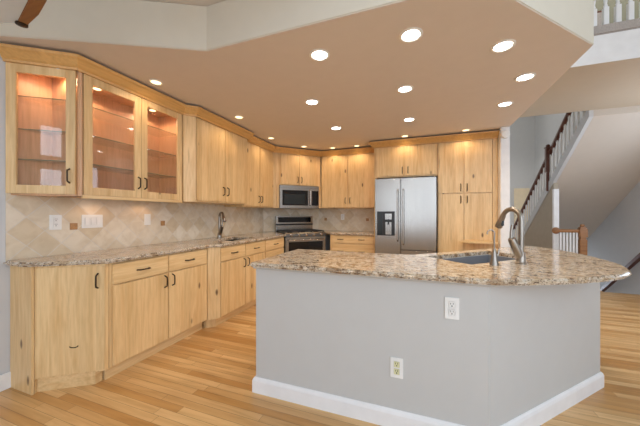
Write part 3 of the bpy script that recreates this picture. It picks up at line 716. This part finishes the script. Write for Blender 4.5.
# ------------------------------------------------------------------ upper stair flight rising towards the camera
def zu(y): return 2.649 - .72 * (y - YS)
st = thing('staircase', 'stair flight with white balusters and dark handrail rising behind the kitchen', 'staircase', (XS, YS, 0))
L = lambda pts: [(y - YS, z) for y, z in pts]
YE = 8.70
steps = [(YS, 3.02)]; y, z = YS, 3.02
while y < YE - .3:
    steps += [(y, z - .18), (y + .25, z - .18)]; y += .25; z -= .18
steps = [(a, c) for a, c in steps if c > zu(a) + .02]
last = steps[-1][0]
B().yzprism(L(steps + [(last, zu(last)), (YS, zu(YS))]), .042, XR - XS - .002).obj('flight', M_FLT, st)
B().yzprism(L([(YS, zu(YS) + .17), (YE, zu(YE) + .17), (YE, zu(YE)), (YS, zu(YS))]), -.01, .04).obj('stringer', M_WALL, st)
RH = .55
yy = YS + .07
bals = []
while yy < 8.5:
    B().box(.004, .028, yy - YS - .012, yy - YS + .012, zu(yy) + .165, zu(yy) + .17 + RH - .02).obj('baluster', M_TRIM, st); bals.append(yy); yy += .14
b = B().yzprism(L([(YS + .01, zu(YS + .01) + .17 + RH + .035), (8.55, zu(8.55) + .17 + RH + .035), (8.55, zu(8.55) + .17 + RH - .015), (YS + .01, zu(YS + .01) + .17 + RH - .015)]), -.012, .044)
for yb in bals: b.yzprism(L([(yb - .05, zu(yb - .05) + .16 + RH), (yb + .03, zu(yb + .03) + .16 + RH), (yb + .03, zu(yb + .03) + .125 + RH), (yb, zu(yb) + .105 + RH)]), -.004, .036)
b.obj('handrail', M_DARK, st)
yn = 6.42
B().box(-.05, .03, yn - YS - .04, yn - YS + .04, 2.04, 2.50, .006).box(-.035, .015, yn - YS - .025, yn - YS + .025, 1.68, 2.04, .004).box(-.06, .04, yn - YS - .05, yn - YS + .05, 2.50, 2.525, .005).box(-.04, .02, yn - YS - .03, yn - YS + .03, 2.525, 2.57, .012).obj('newel_post', M_DARK, st)
struct('wall_knee', B().yzprism([(6.215, 0), (8.70, 0), (8.70, max(.0, zu(8.7))), (6.215, zu(6.215) - .001)], XS + .002, XS + .075), M_KNEE)
struct('trim_post', B().box(XS - .02, XS + .06, 6.15, 6.212, 0, 1.70, .004), M_TRIM)
# guard rail with oak newel
gr = thing('guard_railing', 'short oak railing with square newel and white balusters behind the island bar', 'railing', (XS - .02, 6.085, 0))
GX = 2.665 - XS + .02
B().tube([(.03, .03, .945), (.05, 0, .945), (GX - .05, 0, .945)], .03, 12).obj('handrail', M_OAK, gr, True)
B(Matrix.Translation((.03, .064, .945)) @ Matrix.Rotation(R90, 4, 'X')).lathe([(.06, 0.0), (.06, .012), (.045, .03), (.03, .06), (.0, .062)], (0, 0, 0), 24).obj('rosette', M_OAK, gr, True)
B().box(GX - .05, GX + .05, -.05, .05, .0, .80, .005).box(GX - .038, GX + .038, -.038, .038, .80, .84, .004).box(GX - .056, GX + .056, -.056, .056, .84, .99, .008).box(GX - .045, GX + .045, -.045, .045, .99, 1.02, .008).lathe([(.02, 1.02), (.035, 1.035), (.03, 1.06), (.0, 1.07)], (GX, 0, 0), 16).obj('newel_post', M_OAK, gr)
for i in range(6):
    x = .075 + i * .046
    B().box(x - .011, x + .011, -.011, .011, .0, .925).obj('baluster', M_TRIM, gr)
wr = thing('wall_handrail', 'dark stained handrail sloping down the grey stairwell wall', 'handrail', (3.44, 6.12, 0))
def zr(y): return .536 - .81 * (y - 6.12)
B().yzprism([(-.5, zr(5.62) + .035), (1.6, zr(7.72) + .035), (1.6, zr(7.72) - .035), (-.5, zr(5.62) - .035)], -.03, .03).obj('rail', M_DARK, wr)
for dy in (-.3, .5, 1.3): B().tube([(.0, dy, zr(6.12 + dy) - .03), (.03, dy, zr(6.12 + dy) - .06), (.0595, dy, zr(6.12 + dy) - .06)], .008, 8).obj('bracket', M_BRONZE, wr, True)
# descending steps of the lower flight
b = B(); y, z = 5.68, -.18
for i in range(9): b.box(2.76 if y < 6.2 else 2.385, XR - .002, y, y + .26, z - .2, z); y += .25; z -= .18
ls = b.obj('lower_stairs', M_FLOOR); ls['kind'] = 'structure'

# ------------------------------------------------------------------ upper landing rail above the hall
bc = thing('balcony_railing', 'white baluster railing on carpeted upper landing at the top right', 'railing', (XP + .05, YU, 3.023))
B().box(-.04, 2.2, -.012, .16, 0, .095, .01).obj('carpet_edge', M_CARPET, bc)
for i in range(12):
    x = .45 + i * .0943 - .38 + .01
    b = B().box(x - .021, x + .021, .05, .092, .095, .30, .003)
    b.lathe([(.012, .30), (.018, .315), (.012, .335), (.016, .37), (.018, .45), (.014, .60), (.012, .72)], (x, .071, 0), 12)
    b.box(x - .016, x + .016, .055, .087, .72, .92)
    b.obj('baluster', M_TRIM, bc)
B().box(-.04, 2.2, .04, .10, .92, .97, .012).obj('handrail', M_OAK, bc)
YQ = YS - .1
pf = thing('framed_picture', 'dark framed picture on the upper landing wall behind the balusters', 'picture', (2.335, YQ, 3.95))
B().box(-.10, .10, -.025, -.001, -.13, .13, .004).obj('frame', M_DARK, pf)
B().box(-.07, .07, -.028, -.024, -.10, .10).obj('print', M_CARPET, pf)
